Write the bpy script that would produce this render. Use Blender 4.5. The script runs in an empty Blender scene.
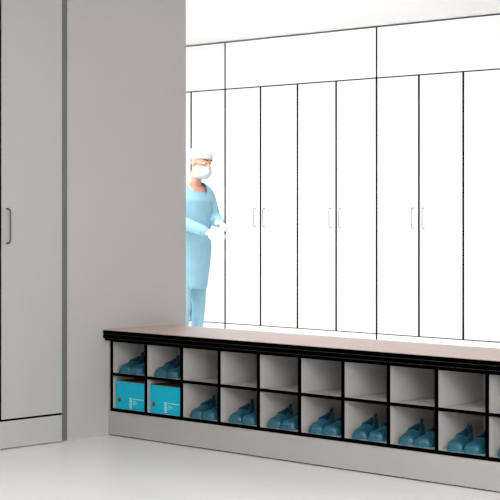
import bpy, bmesh, math, random
from mathutils import Vector, Matrix

S = bpy.context.scene
COL = S.collection

# ---------------------------------------------------------------- camera
FPX = 1602.0
CAM_H = 1.25
cam_d = bpy.data.cameras.new('camera')
cam_d.sensor_width = 36.0
cam_d.lens = 36.0 * FPX / 500.0
cam_d.shift_y = -39.6 / 500.0
cam_d.clip_end = 100
cam = bpy.data.objects.new('camera', cam_d)
COL.objects.link(cam)
cam.location = (0, 0, CAM_H)
cam.rotation_euler = (math.radians(90), 0, math.atan2(0.6954, 0.7185))
S.camera = cam

# ---------------------------------------------------------------- world, exposure
w = bpy.data.worlds.new('world')
S.world = w
w.use_nodes = True
w.node_tree.nodes['Background'].inputs[0].default_value = (1, 1, 1, 1)
w.node_tree.nodes['Background'].inputs[1].default_value = 0.0
S.view_settings.view_transform = 'Standard'
S.view_settings.look = 'None'
S.view_settings.exposure = 0.0
S.view_settings.gamma = 1.0
S.view_settings.use_curve_mapping = False


def area(name, loc, sx, sy, power, col=(1, 1, 1), rot=(0, 0, 0)):
    d = bpy.data.lights.new(name, 'AREA')
    d.shape = 'RECTANGLE'
    d.size = sx
    d.size_y = sy
    d.energy = power
    d.color = col
    o = bpy.data.objects.new(name, d)
    COL.objects.link(o)
    o.location = loc
    o.rotation_euler = rot
    return o


# ceiling lamps of the bright far room and of the dimmer near room
area('far_room_lamp', (-10.6, 8.2, 2.9), 4.2, 2.2, 105, (1, 1, 1))
area('far_room_lamp', (-7.6, 9.2, 2.9), 2.4, 2.6, 14, (1, 1, 1))
area('near_room_lamp', (0.6, 1.0, 2.9), 3.0, 3.0, 430, (1.0, 0.985, 0.96))
area('near_room_lamp', (-3.6, 3.0, 2.9), 2.0, 2.0, 42, (1.0, 0.985, 0.96))


# unseen fill light added to brighten the far ceiling, behind the left wall
area('far_ceiling_fill', (-9.6, 7.1, 2.35), 3.8, 0.7, 130, (1, 1, 1), (math.pi, 0, 0))


# ---------------------------------------------------------------- materials
def mat(name, col, rough=0.5, metal=0.0, spec=0.5, noise=0.0, nscale=8.0, bump=0.0, bscale=60.0, coat=0.0,
        stretch=None):
    m = bpy.data.materials.new(name)
    m.use_nodes = True
    nt = m.node_tree
    b = nt.nodes['Principled BSDF']
    b.inputs['Base Color'].default_value = (*col, 1)
    b.inputs['Roughness'].default_value = rough
    b.inputs['Metallic'].default_value = metal
    b.inputs['Specular IOR Level'].default_value = spec
    b.inputs['Coat Weight'].default_value = coat
    if noise or bump:
        tc = nt.nodes.new('ShaderNodeTexCoord')
        mp = nt.nodes.new('ShaderNodeMapping')
        if stretch:
            mp.inputs['Scale'].default_value = stretch
        nt.links.new(tc.outputs['Object'], mp.inputs[0])
    if noise:
        n = nt.nodes.new('ShaderNodeTexNoise')
        n.inputs['Scale'].default_value = nscale
        n.inputs['Detail'].default_value = 4
        nt.links.new(mp.outputs[0], n.inputs['Vector'])
        r = nt.nodes.new('ShaderNodeValToRGB')
        r.color_ramp.elements[0].position = 0.3
        r.color_ramp.elements[1].position = 0.7
        r.color_ramp.elements[0].color = (*[c * (1 - noise) for c in col], 1)
        r.color_ramp.elements[1].color = (*[min(1, c * (1 + noise)) for c in col], 1)
        nt.links.new(n.outputs['Fac'], r.inputs[0])
        nt.links.new(r.outputs[0], b.inputs['Base Color'])
    if bump:
        n2 = nt.nodes.new('ShaderNodeTexNoise')
        n2.inputs['Scale'].default_value = bscale
        bp = nt.nodes.new('ShaderNodeBump')
        bp.inputs['Strength'].default_value = bump
        bp.inputs['Distance'].default_value = 0.002
        nt.links.new(mp.outputs[0], n2.inputs['Vector'])
        nt.links.new(n2.outputs['Fac'], bp.inputs['Height'])
        nt.links.new(bp.outputs[0], b.inputs['Normal'])
    return m


M = {
    'floor': mat('pale_resin_floor', (0.88, 0.86, 0.85), 0.3, noise=0.02, nscale=1.5, spec=0.5),
    'wall': mat('painted_grey_wall', (0.48, 0.467, 0.467), 0.8, noise=0.015, nscale=2.0, bump=0.1, bscale=200, spec=0.2),
    'white_wall': mat('white_wall_paint', (0.85, 0.85, 0.85), 0.8),
    'ceiling': mat('white_ceiling_paint', (0.88, 0.88, 0.88), 0.9),
    'filler': mat('dark_grey_filler', (0.145, 0.155, 0.15), 0.6),
    'cab': mat('grey_laminate', (0.465, 0.467, 0.452), 0.5, noise=0.01, nscale=3, spec=0.3),
    'white_lam': mat('white_laminate', (0.86, 0.86, 0.86), 0.45, noise=0.004, nscale=2, spec=0.3),
    'black': mat('black_edge', (0.0006, 0.0006, 0.0007), 0.7, spec=0.0),
    'groove': mat('dark_grey_groove', (0.02, 0.02, 0.021), 0.6, spec=0.1),
    'gap': mat('black_shadow_gap', (0.002, 0.002, 0.002), 0.9, spec=0.0),  # black colour standing in for the shade inside gaps
    'handle': mat('brushed_dark_metal', (0.10, 0.10, 0.10), 0.35, metal=0.6),
    'steel': mat('satin_steel', (0.26, 0.26, 0.27), 0.4, metal=0.3),
    'cubby': mat('pale_grey_melamine', (0.46, 0.45, 0.435), 0.45, noise=0.01, nscale=5, spec=0.3),
    'plinth': mat('grey_plinth_laminate', (0.385, 0.378, 0.368), 0.5, noise=0.01, nscale=3, spec=0.3),
    'top': mat('pinkish_beech_laminate', (0.50, 0.385, 0.335), 0.42, noise=0.05, nscale=6, stretch=(0.6, 6, 1), spec=0.5),
    'teal': mat('teal_rubber', (0.008, 0.082, 0.128), 0.36, noise=0.04, nscale=20, spec=0.5),
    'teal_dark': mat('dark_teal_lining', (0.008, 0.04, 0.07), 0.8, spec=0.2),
    'teal_sole': mat('teal_sole', (0.02, 0.12, 0.18), 0.6, spec=0.3),
    'cyan': mat('cyan_printed_card', (0.0, 0.41, 0.60), 0.5, noise=0.02, nscale=30, spec=0.3),
    'kraft': mat('brown_kraft_card', (0.16, 0.06, 0.02), 0.8, noise=0.1, nscale=40, spec=0.2),
    'print': mat('pale_print', (0.45, 0.75, 0.72), 0.6),
    'skin': mat('skin', (0.62, 0.33, 0.24), 0.55, noise=0.02, nscale=30),
    'scrub': mat('pale_blue_cotton', (0.27, 0.48, 0.58), 0.9, noise=0.05, nscale=14, bump=0.3, bscale=400, spec=0.1),
    'mask': mat('white_mask_fabric', (0.50, 0.58, 0.61), 0.9, spec=0.1),
    'cap': mat('white_cap_fabric', (0.50, 0.58, 0.61), 0.9, spec=0.1),
    'glove': mat('white_glove_latex', (0.66, 0.76, 0.80), 0.6),
    'eye': mat('eye_white', (0.8, 0.8, 0.8), 0.3),
    'iris': mat('brown_iris', (0.06, 0.03, 0.02), 0.3),
    'brow': mat('brown_brow_hair', (0.10, 0.05, 0.03), 0.8),
    'shoe_white': mat('white_shoe_rubber', (0.7, 0.72, 0.74), 0.5),
}


# ---------------------------------------------------------------- mesh helpers
def box(bm, x0, x1, y0, y1, z0, z1, bev=0.0):
    t = bmesh.new()
    vs = [t.verts.new((x, y, z)) for x in (x0, x1) for y in (y0, y1) for z in (z0, z1)]
    for f in ((0, 1, 3, 2), (4, 6, 7, 5), (0, 4, 5, 1), (2, 3, 7, 6), (0, 2, 6, 4), (1, 5, 7, 3)):
        t.faces.new([vs[i] for i in f])
    bmesh.ops.recalc_face_normals(t, faces=t.faces)
    if bev:
        bmesh.ops.bevel(t, geom=list(t.edges), offset=bev, segments=2, affect='EDGES', profile=0.5)
    merge(bm, t)


def merge(bm, t):
    me = bpy.data.meshes.new('tmp')
    t.to_mesh(me)
    t.free()
    bm.from_mesh(me)
    bpy.data.meshes.remove(me)


def tube(bm, pts, radii, n=14, flat=None, up=(0, 0, 1), cap=True):
    """closed tapering tube; radii may be (a, b) pairs: a along side, b along up-ish"""
    pts = [Vector(p) for p in pts]
    rr = [(r, r) if not isinstance(r, (tuple, list)) else r for r in radii]
    # rounded ends
    P, Rr = [], []
    if cap:
        d = (pts[0] - pts[1]).normalized()
        m0 = min(rr[0])
        for k in (0.95, 0.7, 0.35):
            P.append(pts[0] + d * m0 * k)
            q = math.sqrt(1 - k * k)
            Rr.append((rr[0][0] * q, rr[0][1] * q))
    P += pts
    Rr += rr
    if cap:
        d = (pts[-1] - pts[-2]).normalized()
        m0 = min(rr[-1])
        for k in (0.35, 0.7, 0.95):
            P.append(pts[-1] + d * m0 * k)
            q = math.sqrt(1 - k * k)
            Rr.append((rr[-1][0] * q, rr[-1][1] * q))
    rings = []
    upv = Vector(up)
    for i, p in enumerate(P):
        a = P[max(i - 1, 0)]
        b = P[min(i + 1, len(P) - 1)]
        t = (b - a).normalized()
        s = upv.cross(t)
        if s.length < 1e-4:
            s = Vector((0, 1, 0)).cross(t)
        s.normalize()
        u = t.cross(s).normalized()
        rings.append([bm.verts.new(p + s * Rr[i][0] * math.cos(2 * math.pi * k / n) + u * Rr[i][1] * math.sin(2 * math.pi * k / n)) for k in range(n)])
    for i in range(len(rings) - 1):
        for k in range(n):
            bm.faces.new((rings[i][k], rings[i][(k + 1) % n], rings[i + 1][(k + 1) % n], rings[i + 1][k]))
    bm.faces.new(list(reversed(rings[0])))
    bm.faces.new(rings[-1])


def ell(bm, c, r, rot=None, seg=20):
    t = bmesh.new()
    bmesh.ops.create_uvsphere(t, u_segments=seg, v_segments=seg // 2 + 2, radius=1)
    mt = Matrix.Translation(Vector(c)) @ (rot.to_4x4() if rot else Matrix.Identity(4)) @ Matrix.Diagonal((*r, 1))
    bmesh.ops.transform(t, matrix=mt, verts=t.verts)
    merge(bm, t)


def obj(name, bm, m, parent=None, smooth=False):
    bmesh.ops.recalc_face_normals(bm, faces=bm.faces)
    me = bpy.data.meshes.new(name)
    bm.to_mesh(me)
    bm.free()
    for mm in (m if isinstance(m, (list, tuple)) else [m]):
        me.materials.append(mm)
    if smooth:
        for p in me.polygons:
            p.use_smooth = True
    o = bpy.data.objects.new(name, me)
    COL.objects.link(o)
    if parent:
        o.parent = parent
    return o


def tag(o, label, cat, group=None):
    o['label'] = label
    o['category'] = cat
    if group:
        o['group'] = group
    return o


def thing(name, label, cat, loc=(0, 0, 0), rz=0.0, group=None):
    o = bpy.data.objects.new(name, None)
    o.empty_display_size = 0.1
    COL.objects.link(o)
    o.location = loc
    o.rotation_euler = (0, 0, rz)
    return tag(o, label, cat, group)


def struct(name, m, *boxes):
    b = bmesh.new()
    for q in boxes:
        box(b, *q)
    o = obj(name, b, m)
    o['kind'] = 'structure'
    return o


def part(name, m, parent, *boxes, bev=0.0, smooth=False):
    b = bmesh.new()
    for q in boxes:
        box(b, *q, bev=bev)
    return obj(name, b, m, parent, smooth)


def dup(root, loc, rz=None, label=None):
    r = root.copy()
    COL.objects.link(r)
    r.location = loc
    if rz is not None:
        r.rotation_euler = (0, 0, rz)
    if label:
        r['label'] = label
    for ch in list(root.children):
        c = ch.copy()
        COL.objects.link(c)
        c.parent = r
        for g in list(ch.children):
            d = g.copy()
            COL.objects.link(d)
            d.parent = c
    return r


# ---------------------------------------------------------------- the room
XW = -6.768          # face of the left wall
YE = 6.455           # far end of the left wall
CZ = 2.97
struct('floor', M['floor'], (-14, 3, -3, 12.4, -0.1, 0))
struct('ceiling', M['ceiling'], (-14, 3, -3, 12.4, CZ, CZ + 0.1))
struct('wall_left', M['wall'], (XW - 0.62, XW, 5.566, YE, 0, CZ))
struct('wall_far', M['white_wall'], (-14, 3, 12.2, 12.4, 0, CZ))
struct('wall_right', M['white_wall'], (2.8, 3, -3, 12.2, 0, CZ))
struct('wall_near', M['white_wall'], (-7.4, 2.8, -3, -2.8, 0, CZ))
struct('wall_side', M['white_wall'], (-7.6, -7.38, -3, 5.566, 0, CZ))
struct('wall_end', M['white_wall'], (-14, -13.8, YE - 0.2, 12.2, 0, CZ))
struct('wall_return', M['white_wall'], (-13.8, XW - 0.62, YE - 0.2, YE, 0, CZ))
struct('trim_1', M['filler'], (XW - 0.62, XW - 0.003, 5.5105, 5.566, 0, CZ))
struct('trim_2', M['cab'], (XW - 0.6, XW + 0.005, 4.2, 5.5105, 2.72, CZ))


def u_handle(parent, x, y, z0, z1, out, r, m, name='handle'):
    """bow handle: posts at (x,y), standing off along vector out"""
    b = bmesh.new()
    o = Vector(out)
    L = o.length
    c = 0.25 * L
    od = o.normalized()
    base0 = Vector((x, y, z0))
    base1 = Vector((x, y, z1))
    pts = [base0]
    k = min(L, 0.018)
    for a in (0, 30, 60, 90):
        an = math.radians(a)
        pts.append(base0 + od * (L - k + k * math.sin(an)) + Vector((0, 0, k - k * math.cos(an))))
    for a in (90, 60, 30, 0):
        an = math.radians(a)
        pts.append(base1 + od * (L - k + k * math.sin(an)) - Vector((0, 0, k - k * math.cos(an))))
    pts.append(base1)
    tube(b, pts, [r] * len(pts), n=10, up=(0.3, 0.2, 0.1), cap=False)
    return obj(name, b, m, parent, True)


# ---------------------------------------------------------------- tall grey cabinet on the left
XD = -6.745
cab = thing('tall_cabinet', 'tall grey cabinet with flush doors built beside the left wall', 'cabinet', (XD - 0.3, 5.1, 0))
ox, oy = XD - 0.3, 5.1


def cpart(name, m, x0, x1, y0, y1, z0, z1, bev=0.0, parent=None):
    return part(name, m, parent or cab, (x0 - ox, x1 - ox, y0 - oy, y1 - oy, z0, z1), bev=bev)


cpart('carcass', M['gap'], XD - 0.55, XD - 0.021, 4.22, 5.50, 0.0, 2.715)
cpart('side_panel', M['cab'], XD - 0.56, XD - 0.012, 5.5012, 5.5103, 0.004, 2.715)
cpart('plinth', M['cab'], XD - 0.0205, XD, 4.22, 5.510, 0.004, 0.146, bev=0.0015)
for y0, y1, hy in ((5.106, 5.510, 5.139), (4.70, 5.094, 5.061), (4.22, 4.69, 4.66)):
    d = cpart('door', M['cab'], XD - 0.0205, XD, y0, y1, 0.157, 2.70, bev=0.0015)
    h = u_handle(d, XD - ox - 0.001, hy - oy, 1.078, 1.258, (0.032, 0, 0), 0.0045, M['handle'])

cpart('gap_shade', M['gap'], XD - 0.0205, XD - 0.003, 5.0942, 5.1058, 0.1572, 2.70)  # shade of the door gaps, painted in as black strips
cpart('gap_shade', M['gap'], XD - 0.0205, XD - 0.003, 4.22, 5.510, 0.1462, 0.1568)

# ---------------------------------------------------------------- far row of white cupboards
YR = 11.55
edges = [-13.53, -11.533, -9.538, -7.545, -5.55]
labels = [
    'white full-height cupboard section at the left end, partly behind the person in blue',
    'white four-door cupboard section in the middle of the far row',
    'white four-door cupboard section at the right end of the far row, cut by the frame',
]
for i in range(3):
    x0, x1 = edges[i], edges[i + 1]
    t = thing('wall_cupboard', labels[i], 'cupboard', ((x0 + x1) / 2, YR, 0), 0, 'white cupboards along the far wall')
    hw = (x1 - x0) / 2
    part('carcass', M['gap'], t, (-hw, hw, 0.02, 0.6, 0, CZ - 0.008))
    if i == 2:
        part('side_panel', M['white_lam'], t, (hw + 0.0003, hw + 0.018, 0, 0.6, 0.002, CZ - 0.008))
    part('plinth', M['white_lam'], t, (-hw + 0.010, hw - 0.010, 0, 0.0195, 0.003, 0.096))
    part('upper_panel', M['white_lam'], t, (-hw + 0.010, hw - 0.010, 0, 0.0195, 2.490, CZ - 0.014), bev=0.001)
    dw = 2 * hw / 4
    for zz0, zz1 in ((0.0962, 0.1048), (2.4785, 2.4895), (CZ - 0.0138, CZ - 0.008)):
        part('gap_shade', M['gap'], t, (-hw + 0.0102, hw - 0.0102, 0.003, 0.0195, zz0, zz1))  # black strips drawn between the panels as the shade of their gaps
    part('gap_shade', M['gap'], t, (-hw, -hw + 0.0098, 0.002, 0.0195, 0.003, CZ - 0.008))
    part('gap_shade', M['gap'], t, (hw - 0.0098, hw, 0.002, 0.0195, 0.003, CZ - 0.008))
    for k in range(1, 4):
        part('gap_shade', M['gap'], t, (-hw + k * dw - 0.0118, -hw + k * dw + 0.0118, 0.003, 0.0195, 0.105, 2.478))
    for k in range(4):
        a = -hw + k * dw
        g0 = 0.012
        d = part('door', M['white_lam'], t, (a + g0, a + dw - g0, 0, 0.0195, 0.105, 2.478), bev=0.001)
        hx = a + dw - 0.062 if k % 2 == 0 else a + 0.062
        u_handle(d, hx, 0.001, 1.085, 1.272, (0, -0.034, 0), 0.0048, M['steel'])

# ---------------------------------------------------------------- step-over shoe bench
Y0 = 5.86            # front face of the cubby grid
P_ = 0.282           # cubby pitch
XA = -6.748          # left face of first divider
NC = 11
DT = 0.018
ZT = 0.590
DEP = 0.35
XR = XA + NC * P_ + DT
bench = thing('shoe_bench', 'long step-over shoe bench with black framed cubbies and pinkish wooden top', 'bench', (XA, Y0, 0))


def bp(name, m, x0, x1, y0, y1, z0, z1, bev=0.0):
    return part(name, m, bench, (x0 - XA, x1 - XA, y0 - Y0, y1 - Y0, z0, z1), bev=bev)


YB = 6.33
bp('plinth', M['plinth'], XW + 0.002, XR, Y0 - 0.002, Y0 + 0.45, 0.006, 0.1355)
bp('toe_gap', M['gap'], XW + 0.003, XR, Y0 + 0.006, Y0 + 0.44, 0.0, 0.006)  # shadow gap under the plinth, painted in as a black slab
bp('base_board', M['cubby'], XA, XR, Y0 + 0.002, Y0 + 0.45, 0.136, 0.1535)
bp('shelf', M['cubby'], XA + DT, XR - DT, Y0 + 0.002, Y0 + DEP, 0.335, 0.3495)
bp('top_board', M['cubby'], XA, XR, Y0 + 0.002, Y0 + 0.45, 0.5215, 0.5285)
bp('back_panel', M['cubby'], XA, XR, Y0 + DEP, Y0 + DEP + 0.012, 0.154, 0.5213)
bp('rear_panel', M['plinth'], XA, XR, Y0 + 0.44, Y0 + 0.452, 0.154, 0.5213)
bp('scribe_strip', M['plinth'], XW + 0.002, XA - 0.001, Y0 + 0.002, Y0 + 0.45, 0.1365, 0.522)
for c in range(NC + 1):
    xa = XA + c * P_
    for (za, zb) in ((0.1537, 0.3348), (0.3497, 0.5213)):
        bp('divider', M['cubby'], xa, xa + DT, Y0 + 0.002, Y0 + DEP - 0.0002, za, zb)
# black edging on the front of the grid
b = bmesh.new()
e0, e1 = -0.004, 0.0018
for c in range(NC + 1):
    xa = c * P_
    box(b, xa, xa + DT, e0, e1, 0.1365, 0.5285)
for (za, zb) in ((0.136, 0.154), (0.3345, 0.350), (0.521, 0.529)):
    for c in range(NC):
        box(b, c * P_ + DT, (c + 1) * P_, e0, e1, za, zb)
obj('edge_banding', b, M['black'], bench)
# layered black edge under the top
b = bmesh.new()
xl, xr = XW + 0.0015 - XA, XR + 0.02 - XA
yb = YB - Y0
box(b, xl + 0.002, xr, -0.030, yb - 0.03, 0.5292, 0.5412)
box(b, xl, xr, -0.042, yb, 0.5442, 0.5635, bev=0.002)
box(b, xl, xr, -0.042, yb, 0.5665, 0.5865, bev=0.002)
obj('top_edge', b, M['black'], bench)
bp('bench_top', M['top'], XW + 0.0015, XR + 0.02, Y0 - 0.0415, YB, 0.5865, ZT, bev=0.0012)


b = bmesh.new()
box(b, xl + 0.0005, xr, -0.0405, yb - 0.002, 0.5412, 0.5442)
box(b, xl + 0.0005, xr, -0.0405, yb - 0.002, 0.5635, 0.5665)
obj('edge_groove', b, M['groove'], bench)


# ---------------------------------------------------------------- clogs
def lerp(tab, s):
    for (a, va), (b_, vb) in zip(tab, tab[1:]):
        if s <= b_:
            u = (s - a) / (b_ - a)
            u = u * u * (3 - 2 * u) if False else u
            return va + (vb - va) * u
    return tab[-1][1]


SL = 0.182


def shoe_sections(side):
    """side=+1: inner side towards +x"""
    W = [(0, .012), (.02, .027), (.06, .039), (.14, .044), (.26, .046), (.38, .0455), (.52, .042), (.66, .033), (.8, .026), (.9, .024), (.96, .020), (1, .015)]
    Hh = [(0, .022), (.02, .032), (.06, .040), (.14, .049), (.26, .051), (.38, .055), (.5, .061), (.6, .067), (.7, .072), (.8, .077), (.9, .083), (.96, .086), (1, .086)]
    CXs = [(0, .010), (.25, .003), (.5, -.002), (.75, .0), (1, .0)]
    return W, Hh, CXs


def make_shoe_mesh(side):
    W, Hh, CX = shoe_sections(side)
    bm = bmesh.new()
    n = 44
    rings = []
    inner_faces = []
    zb = 0.012
    for i in range(n + 1):
        s = i / n
        s = s ** 1.25 if s < 1 else 1
        w_, h_, cx = lerp(W, s), lerp(Hh, s), lerp(CX, s) * side
        y = s * SL
        pts = []
        # outer right side going up: angles
        openf = 0.0
        if s > 0.52:
            openf = min(1, (s - 0.52) / 0.05)
        if s > 0.965:
            openf = 0
        ow = w_ * 0.80          # half width of opening
        outer = []
        for k in range(9):
            a = math.radians(-10 + k * 10.5)
            # superellipse quarter
            ca, sa = max(math.cos(a), 0), math.sin(a)
            xx = w_ * (abs(ca) ** 0.8)
            zz_ = zb + (h_ - zb) * max(0, sa) ** 0.85 if sa > 0 else zb - 0.004
            outer.append((xx, zz_))
        # top arc from outer[-1] (near centre) : 5 points
        R_ = []
        for (xx, zz_) in outer[:6]:
            R_.append((xx, zz_))
        # remaining top half: closed version
        closed = outer[6:] + [(0.0, h_)]
        R_ = [(x, z + (min(h_, zb + (z - zb) * 1.38) - z) * openf) if z > zb else (x, z) for x, z in R_]
        rim_x = outer[5][0]
        opened = [(ow, R_[5][1] + 0.001), (ow - 0.003, R_[5][1] - 0.008), (ow - 0.008, 0.030), (0.0, 0.022)]
        top = []
        for (cxx, czz), (oxx, ozz) in zip(closed, opened):
            oxx = min(oxx, rim_x * 0.95)
            top.append((cxx + (oxx - cxx) * openf, czz + (ozz - czz) * openf))
        half = R_ + top
        ring = [(cx + x, z) for x, z in half] + [(cx - x, z) for x, z in reversed(half[:-1])]
        rings.append([bm.verts.new((x, y, z)) for x, z in ring])
    m = len(rings[0])
    for i in range(n):
        for k in range(m - 1):
            f = bm.faces.new((rings[i][k], rings[i + 1][k], rings[i + 1][k + 1], rings[i][k + 1]))
            s = (i / n) ** 1.25
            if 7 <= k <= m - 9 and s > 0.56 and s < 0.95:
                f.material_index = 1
        bm.faces.new((rings[i][m - 1], rings[i + 1][m - 1], rings[i + 1][0], rings[i][0]))
    bm.faces.new(rings[0])
    bm.faces.new(list(reversed(rings[-1])))
    return bm


def make_shoe(side):
    t = thing('clog', 'clog', 'shoe')
    obj('upper', make_shoe_mesh(side), [M['teal'], M['teal_dark']], t, True)
    # sole
    W, Hh, CX = shoe_sections(side)
    b = bmesh.new()
    n = 30
    loop = []
    for i in range(n + 1):
        s = i / n
        loop.append((lerp(CX, s) * side + lerp(W, s) + 0.003, s * SL * 1.01 - 0.001))
    for i in range(n, -1, -1):
        s = i / n
        loop.append((lerp(CX, s) * side - lerp(W, s) - 0.003, s * SL * 1.01 - 0.001))
    lo = [b.verts.new((x, y, 0.0)) for x, y in loop]
    hi = [b.verts.new((x, y, 0.013)) for x, y in loop]
    b.faces.new(list(reversed(lo)))
    b.faces.new(hi)
    for i in range(len(loop)):
        j = (i + 1) % len(loop)
        b.faces.new((lo[i], lo[j], hi[j], hi[i]))
    obj('sole', b, M['teal_sole'], t)
    # pull tab at the heel
    b = bmesh.new()
    tube(b, [(0, SL - 0.006, 0.070), (0, SL - 0.006, 0.082), (0, SL - 0.005, 0.092), (0, SL - 0.002, 0.099)],
         [(0.010, 0.005), (0.009, 0.005), (0.009, 0.006), (0.008, 0.006)], n=12, up=(0, 1, 0))
    obj('pull_tab', b, M['teal_dark'], t, True)
    # raised rib over the instep
    b = bmesh.new()
    pts, rad = [], []
    for k in range(11):
        a = math.radians(-70 + 140 * k / 10)
        s = 0.50
        wv, hv = lerp(W, s), lerp(Hh, s)
        pts.append((wv * 1.0 * math.sin(a) * 0.98 + lerp(CX, s) * side, SL * (0.50 - 0.05 * (1 - math.cos(a))), 0.012 + (hv - 0.012) * math.cos(a) ** 0.8 + 0.0))
        rad.append(0.0028)
    tube(b, pts, rad, n=8, up=(0, 1, 0))
    obj('instep_rib', b, M['teal_sole'], t, True)
    return t


ordinal = ['first', 'second', 'third', 'fourth', 'fifth', 'sixth', 'seventh', 'eighth', 'ninth', 'tenth']
protoL, protoR = make_shoe(1), make_shoe(-1)
used = {'L': False, 'R': False}
rng = random.Random(4)


def place(kind, x, y, z, rz, label, group):
    pr = protoL if kind == 'L' else protoR
    if not used[kind]:
        used[kind] = True
        pr.location = (x, y, z)
        pr.rotation_euler = (0, 0, rz)
        pr['label'] = label
        pr['group'] = group
        return pr
    o = dup(pr, (x, y, z), rz, label)
    o['group'] = group
    return o


def pair(c, z, row, both=True):
    xo = XA + c * P_ + DT
    j = rng.uniform(-0.004, 0.004)
    g = 'teal clogs in the upper cubbies' if row == 'upper' else 'teal clogs in the lower cubbies'
    place('L', xo + 0.068 + j, Y0 + 0.012 + rng.uniform(0, 0.006), z, 0.165 + rng.uniform(-0.01, 0.01),
          'teal slip-on clog, left of the pair in the %s %s cubby from the wall' % (ordinal[c], row), g)
    if both:
        place('R', xo + 0.178 + j, Y0 + 0.012 + rng.uniform(0, 0.006), z, 0.17 + rng.uniform(-0.01, 0.01),
              'teal slip-on clog, right of the pair in the %s %s cubby from the wall' % (ordinal[c], row), g)


pair(0, 0.3497, 'upper')
pair(1, 0.3497, 'upper')
for c in range(2, 10):
    pair(c, 0.1537, 'lower', both=(c < 9))


# ---------------------------------------------------------------- cyan boxes
def make_box(loc, label):
    t = thing('card_box', label, 'box', loc, 0, 'blue card boxes in the lower cubbies')
    W_, D_, H_ = 0.236, 0.235, 0.150
    th = 0.003
    part('front_panel', M['cyan'], t, (0, W_, 0, th, 0, H_))
    b = bmesh.new()
    box(b, 0, th, th, D_, 0, H_)
    box(b, W_ - th, W_, th, D_, 0, H_)
    box(b, th, W_ - th, D_ - th, D_, 0, H_)
    box(b, th, W_ - th, th, D_ - th, 0, th)
    obj('box_body', b, M['cyan'], t)
    part('lid_flap', M['kraft'], t, (th, W_ / 2 - 0.001, th, D_ - th, H_ + 0.0002, H_ + 0.003))
    part('lid_flap', M['kraft'], t, (W_ / 2 + 0.001, W_ - th, th, D_ - th, H_ + 0.0002, H_ + 0.003))
    b = bmesh.new()
    bmesh.ops.create_cone(b, cap_ends=True, segments=28, radius1=0.0135, radius2=0.0135, depth=0.0012,
                          matrix=Matrix.Translation((0.028, -0.0006, 0.048)) @ Matrix.Rotation(math.radians(90), 4, 'X'))
    obj('finger_hole', b, M['kraft'], t)
    b = bmesh.new()
    # printed column of little marks and lines of small print, lower right
    r = random.Random(3)
    for k in range(7):
        z = 0.062 - k * 0.0085
        box(b, 0.112, 0.132, -0.0004, 0, z - 0.0025, z + 0.0025)
    for x in range(9):
        wdt = 0.006
        box(b, 0.142 + x * 0.010, 0.142 + x * 0.010 + wdt, -0.0004, 0, 0.058, 0.063)
    for row, z in enumerate((0.046, 0.037, 0.028)):
        x = 0.142
        for q in range(2 + row % 2):
            wdt = r.uniform(0.006, 0.012)
            box(b, x, x + wdt, -0.0004, 0, z, z + 0.0035)
            x += wdt + 0.004
    obj('print', b, M['print'], t)
    return t


make_box((XA + DT + 0.012, Y0 + 0.012, 0.1537), 'cyan card box in the lower cubby next to the wall')
make_box((XA + P_ + DT + 0.012, Y0 + 0.012, 0.1537), 'cyan card box in the second lower cubby from the wall')


# ---------------------------------------------------------------- person in scrubs
def bake(o, voxel, smooth_it=6, factor=0.5):
    md = o.modifiers.new('r', 'REMESH')
    md.mode = 'VOXEL'
    md.voxel_size = voxel
    md.use_smooth_shade = True
    ms = o.modifiers.new('s', 'SMOOTH')
    ms.iterations = smooth_it
    ms.factor = factor
    bpy.context.view_layer.update()
    dg = bpy.context.evaluated_depsgraph_get()
    me = bpy.data.meshes.new_from_object(o.evaluated_get(dg))
    old = o.data
    o.modifiers.clear()
    o.data = me
    bpy.data.meshes.remove(old)
    for p in me.polygons:
        p.use_smooth = True


person = thing('person', 'person in pale blue scrubs, white cap and mask, standing beyond the bench with hands forward', 'person',
               (-9.262, 8.9, 0), 0)
# local frame: facing +x, left side = +y
V = Vector


def hand(bm, wrist, d, up, side, grow=0.0):
    """wrist point, d = direction of the fingers, up = back of hand normal, side=+1 thumb towards up x d"""
    d = V(d).normalized()
    up = V(up)
    up = (up - d * up.dot(d)).normalized()
    s = d.cross(up).normalized() * side     # thumb side
    w0 = V(wrist)
    tube(bm, [w0 - d * 0.02, w0 + d * 0.015, w0 + d * 0.05, w0 + d * 0.085],
         [(0.024 + grow, 0.019 + grow), (0.029 + grow, 0.017 + grow), (0.038 + grow, 0.015 + grow), (0.037 + grow, 0.012 + grow)], n=14, up=up)
    for i, (off, L) in enumerate(((0.028, 0.068), (0.010, 0.076), (-0.009, 0.071), (-0.027, 0.055))):
        p = w0 + d * 0.082 + s * off
        q1 = p + d * L * 0.42 - up * 0.004
        q2 = q1 + (d * 0.85 - up * 0.5).normalized() * L * 0.32
        q3 = q2 + (d * 0.6 - up * 0.8).normalized() * L * 0.26
        tube(bm, [p - d * 0.02, q1, q2, q3], [0.0095 + grow, 0.0088 + grow, 0.008 + grow, 0.007 + grow], n=10)
    p = w0 + d * 0.025 + s * 0.022
    q1 = p + (d * 0.6 + s * 0.75 - up * 0.2).normalized() * 0.036
    q2 = q1 + (d * 0.85 + s * 0.35 - up * 0.3).normalized() * 0.032
    q3 = q2 + (d * 0.95 + s * 0.1 - up * 0.3).normalized() * 0.022
    tube(bm, [p, q1, q2, q3], [0.013 + grow, 0.0115 + grow, 0.010 + grow, 0.008 + grow], n=10)


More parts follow.
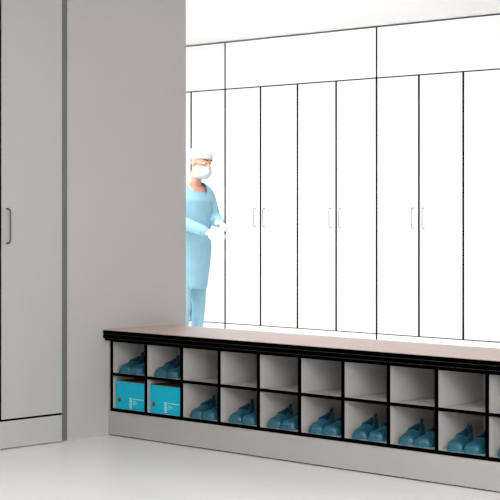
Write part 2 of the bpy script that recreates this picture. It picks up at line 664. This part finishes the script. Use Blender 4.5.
# joints
HEAD = V((0.105, 0.0, 1.635))
SH = {1: V((0.02, 0.155, 1.385)), -1: V((0.0, -0.165, 1.385))}
EL = {1: V((0.05, 0.200, 1.185)), -1: V((0.03, -0.225, 1.17))}
WR = {1: V((0.235, 0.095, 1.145)), -1: V((0.275, -0.09, 1.08))}
HD = {1: V((0.8, -0.45, -0.15)), -1: V((0.85, 0.25, -0.12))}
HIP = {1: V((0.0, 0.08, 0.90)), -1: V((0.0, -0.09, 0.90))}
KN = {1: V((0.0, 0.075, 0.49)), -1: V((0.02, -0.10, 0.49))}
AN = {1: V((-0.03, 0.065, 0.09)), -1: V((-0.03, -0.11, 0.09))}

b = bmesh.new()
# torso, neck
tube(b, [(0, 0, 0.90), (0.0, 0, 1.0), (0.0, 0, 1.10), (0.01, 0, 1.22), (0.012, 0, 1.33), (0.005, 0, 1.41), (0.005, 0, 1.45)],
     [(0.155, 0.105), (0.150, 0.10), (0.130, 0.088), (0.148, 0.10), (0.165, 0.105), (0.150, 0.085), (0.09, 0.06)], n=24, up=(1, 0, 0))
tube(b, [(0.010, 0, 1.42), (0.035, 0, 1.49), (0.075, 0, 1.57)], [0.062, 0.052, 0.052], n=16)
# head tilted forward
rot = Matrix.Rotation(math.radians(14), 3, 'Y')
ell(b, HEAD + rot @ V((-0.008, 0, 0.025)), (0.095, 0.076, 0.098), rot)
ell(b, HEAD + rot @ V((0.022, 0, -0.045)), (0.068, 0.060, 0.070), rot)
ell(b, HEAD + rot @ V((0.045, 0, -0.092)), (0.030, 0.030, 0.022), rot)
tube(b, [HEAD + rot @ V((0.082, 0, 0.015)), HEAD + rot @ V((0.094, 0, -0.012)), HEAD + rot @ V((0.104, 0, -0.034))], [0.008, 0.010, 0.014], n=10)
ell(b, HEAD + rot @ V((0.082, 0, -0.060)), (0.014, 0.025, 0.007), rot)
ell(b, HEAD + rot @ V((0.080, 0, -0.072)), (0.014, 0.022, 0.008), rot)
for s in (1, -1):
    ell(b, HEAD + rot @ V((-0.005, s * 0.078, -0.005)), (0.018, 0.009, 0.032), rot)
    ell(b, HEAD + rot @ V((0.072, s * 0.032, 0.028)), (0.014, 0.026, 0.008), rot)
    tube(b, [SH[s] + V((0, -s * 0.05, 0.02)), SH[s] + V((0, 0, -0.01)), (SH[s] + EL[s]) / 2, EL[s]], [0.050, 0.049, 0.043, 0.036], n=16, up=(1, 0, 0))
    tube(b, [EL[s], EL[s].lerp(WR[s], 0.35), WR[s]], [0.038, 0.037, 0.025], n=16)
    hand(b, WR[s], HD[s], (0.1, s * 0.5, 0.85), -s if s < 0 else 1)
    tube(b, [HIP[s], HIP[s].lerp(KN[s], 0.4), KN[s], KN[s].lerp(AN[s], 0.35), AN[s]], [0.066, 0.060, 0.050, 0.044, 0.034], n=16, up=(1, 0, 0))
    a = AN[s]
    tube(b, [a + V((-0.03, 0, -0.045)), a + V((0.05, 0, -0.050)), a + V((0.13, 0, -0.065)), a + V((0.18, 0, -0.068))],
         [(0.032, 0.032), (0.038, 0.030), (0.042, 0.018), (0.034, 0.014)], n=14)
body = obj('body', b, M['skin'], person)
body['label'] = 'skin of face and neck'
bake(body, 0.006, 5)

# eyes and brows
for s in (1, -1):
    e = bmesh.new()
    ell(e, HEAD + rot @ V((0.070, s * 0.032, 0.008)), (0.012, 0.012, 0.007), rot, 14)
    eo = obj('eye', e, M['eye'], person, True)
    e = bmesh.new()
    ell(e, HEAD + rot @ V((0.080, s * 0.032, 0.007)), (0.0035, 0.0055, 0.0055), rot, 12)
    obj('iris', e, M['iris'], eo, True)
    e = bmesh.new()
    tube(e, [HEAD + rot @ V((0.086, s * 0.012, 0.030)), HEAD + rot @ V((0.083, s * 0.034, 0.036)), HEAD + rot @ V((0.070, s * 0.054, 0.030))],
         [0.003, 0.0035, 0.002], n=8)
    obj('eyebrow', e, M['brow'], person, True)

# long tunic with sleeves
b = bmesh.new()
tube(b, [(0, 0, 0.625), (0.0, 0, 0.80), (0, 0, 0.95), (0.0, 0, 1.10), (0.012, 0, 1.22), (0.015, 0, 1.33), (0.005, 0, 1.405), (0.0, 0, 1.44)],
     [(0.138, 0.105), (0.165, 0.122), (0.182, 0.132), (0.172, 0.122), (0.178, 0.125), (0.185, 0.125), (0.170, 0.100), (0.120, 0.072)],
     n=28, up=(1, 0, 0), cap=False)
for s in (1, -1):
    tube(b, [SH[s] + V((0, -s * 0.075, 0.035)), SH[s] + V((0, -s * 0.02, 0.005)), SH[s] + V((0, s * 0.005, -0.03)), (SH[s] + EL[s]) / 2, EL[s]], [0.060, 0.062, 0.062, 0.058, 0.055], n=16, up=(1, 0, 0))
    w_end = EL[s].lerp(WR[s], 0.88)
    tube(b, [EL[s], EL[s].lerp(WR[s], 0.4), w_end], [0.058, 0.053, 0.040], n=16)
tun = obj('tunic', b, M['scrub'], person)
bake(tun, 0.008, 14)
# cut the neck opening: drop faces inside a slanted ellipse at the collar
bm2 = bmesh.new()
bm2.from_mesh(tun.data)
kill = []
for f in bm2.faces:
    c = f.calc_center_median()
    if c.z > 1.395:
        q = ((c.x - 0.045) / 0.095) ** 2 + (c.y / 0.085) ** 2
        if q < 1:
            kill.append(f)
bmesh.ops.delete(bm2, geom=kill, context='FACES')
bm2.to_mesh(tun.data)
bm2.free()
tun['label'] = 'long pale blue tunic'

# trousers
b = bmesh.new()
tube(b, [(0, 0, 0.83), (0, 0, 0.93)], [(0.150, 0.105), (0.150, 0.102)], n=24, up=(1, 0, 0), cap=False)
for s in (1, -1):
    tube(b, [HIP[s] + V((0, 0, 0)), HIP[s].lerp(KN[s], 0.4), KN[s], KN[s].lerp(AN[s], 0.4), AN[s] + V((0, 0, 0.02))],
         [0.072, 0.068, 0.056, 0.050, 0.047], n=16, up=(1, 0, 0), cap=False)
tr = obj('trousers', b, M['scrub'], person)
bake(tr, 0.008, 6)

# cap
b = bmesh.new()
ell(b, HEAD + rot @ V((-0.014, 0, 0.038)), (0.106, 0.090, 0.098), rot, 28)
for v in list(b.verts):
    l = rot.transposed() @ (v.co - HEAD)
    if l.z < 0.042 - (l.x - 0.06) * -0.35 * (1 if l.x < 0.06 else 0) - 0.0:
        lim = 0.042 - max(0, 0.06 - l.x) * 0.35
        if l.z < lim:
            l.z = lim
            v.co = HEAD + rot @ l
obj('cap', b, M['cap'], person, True)

# mask : a shell over nose, mouth and chin
b = bmesh.new()
nu, nv = 16, 10
grid = []
for i in range(nv + 1):
    zz_ = -0.020 - 0.100 * i / nv
    row = []
    for k in range(nu + 1):
        a = math.radians(-82 + 164 * k / nu)
        bulge = math.sin(math.pi * i / nv)
        rx = 0.094 + 0.022 * bulge * math.cos(a) ** 2
        if i > 6:
            rx -= 0.006 * (i - 6)
        ry = 0.070 + 0.006 * bulge
        row.append(b.verts.new(HEAD + rot @ V((rx * math.cos(a) + 0.004, ry * math.sin(a), zz_))))
    grid.append(row)
for i in range(nv):
    for k in range(nu):
        b.faces.new((grid[i][k], grid[i][k + 1], grid[i + 1][k + 1], grid[i + 1][k]))
mk = obj('mask', b, M['mask'], person, True)
so = mk.modifiers.new('s', 'SOLIDIFY')
so.thickness = 0.003
so.offset = 0.0

# gloves and shoes
for s in (1, -1):
    b = bmesh.new()
    hand(b, WR[s], HD[s], (0.1, s * 0.5, 0.85), -s if s < 0 else 1, 0.0025)
    g = obj('glove', b, M['glove'], person)
    bake(g, 0.004, 3)
    a = AN[s]
    b = bmesh.new()
    tube(b, [a + V((-0.035, 0, -0.042)), a + V((0.04, 0, -0.042)), a + V((0.12, 0, -0.055)), a + V((0.19, 0, -0.060))],
         [(0.042, 0.044), (0.046, 0.042), (0.050, 0.032), (0.040, 0.026)], n=16)
    for v in b.verts:
        v.co.z = max(v.co.z, 0.0)
    obj('shoe', b, M['shoe_white'], person, True)
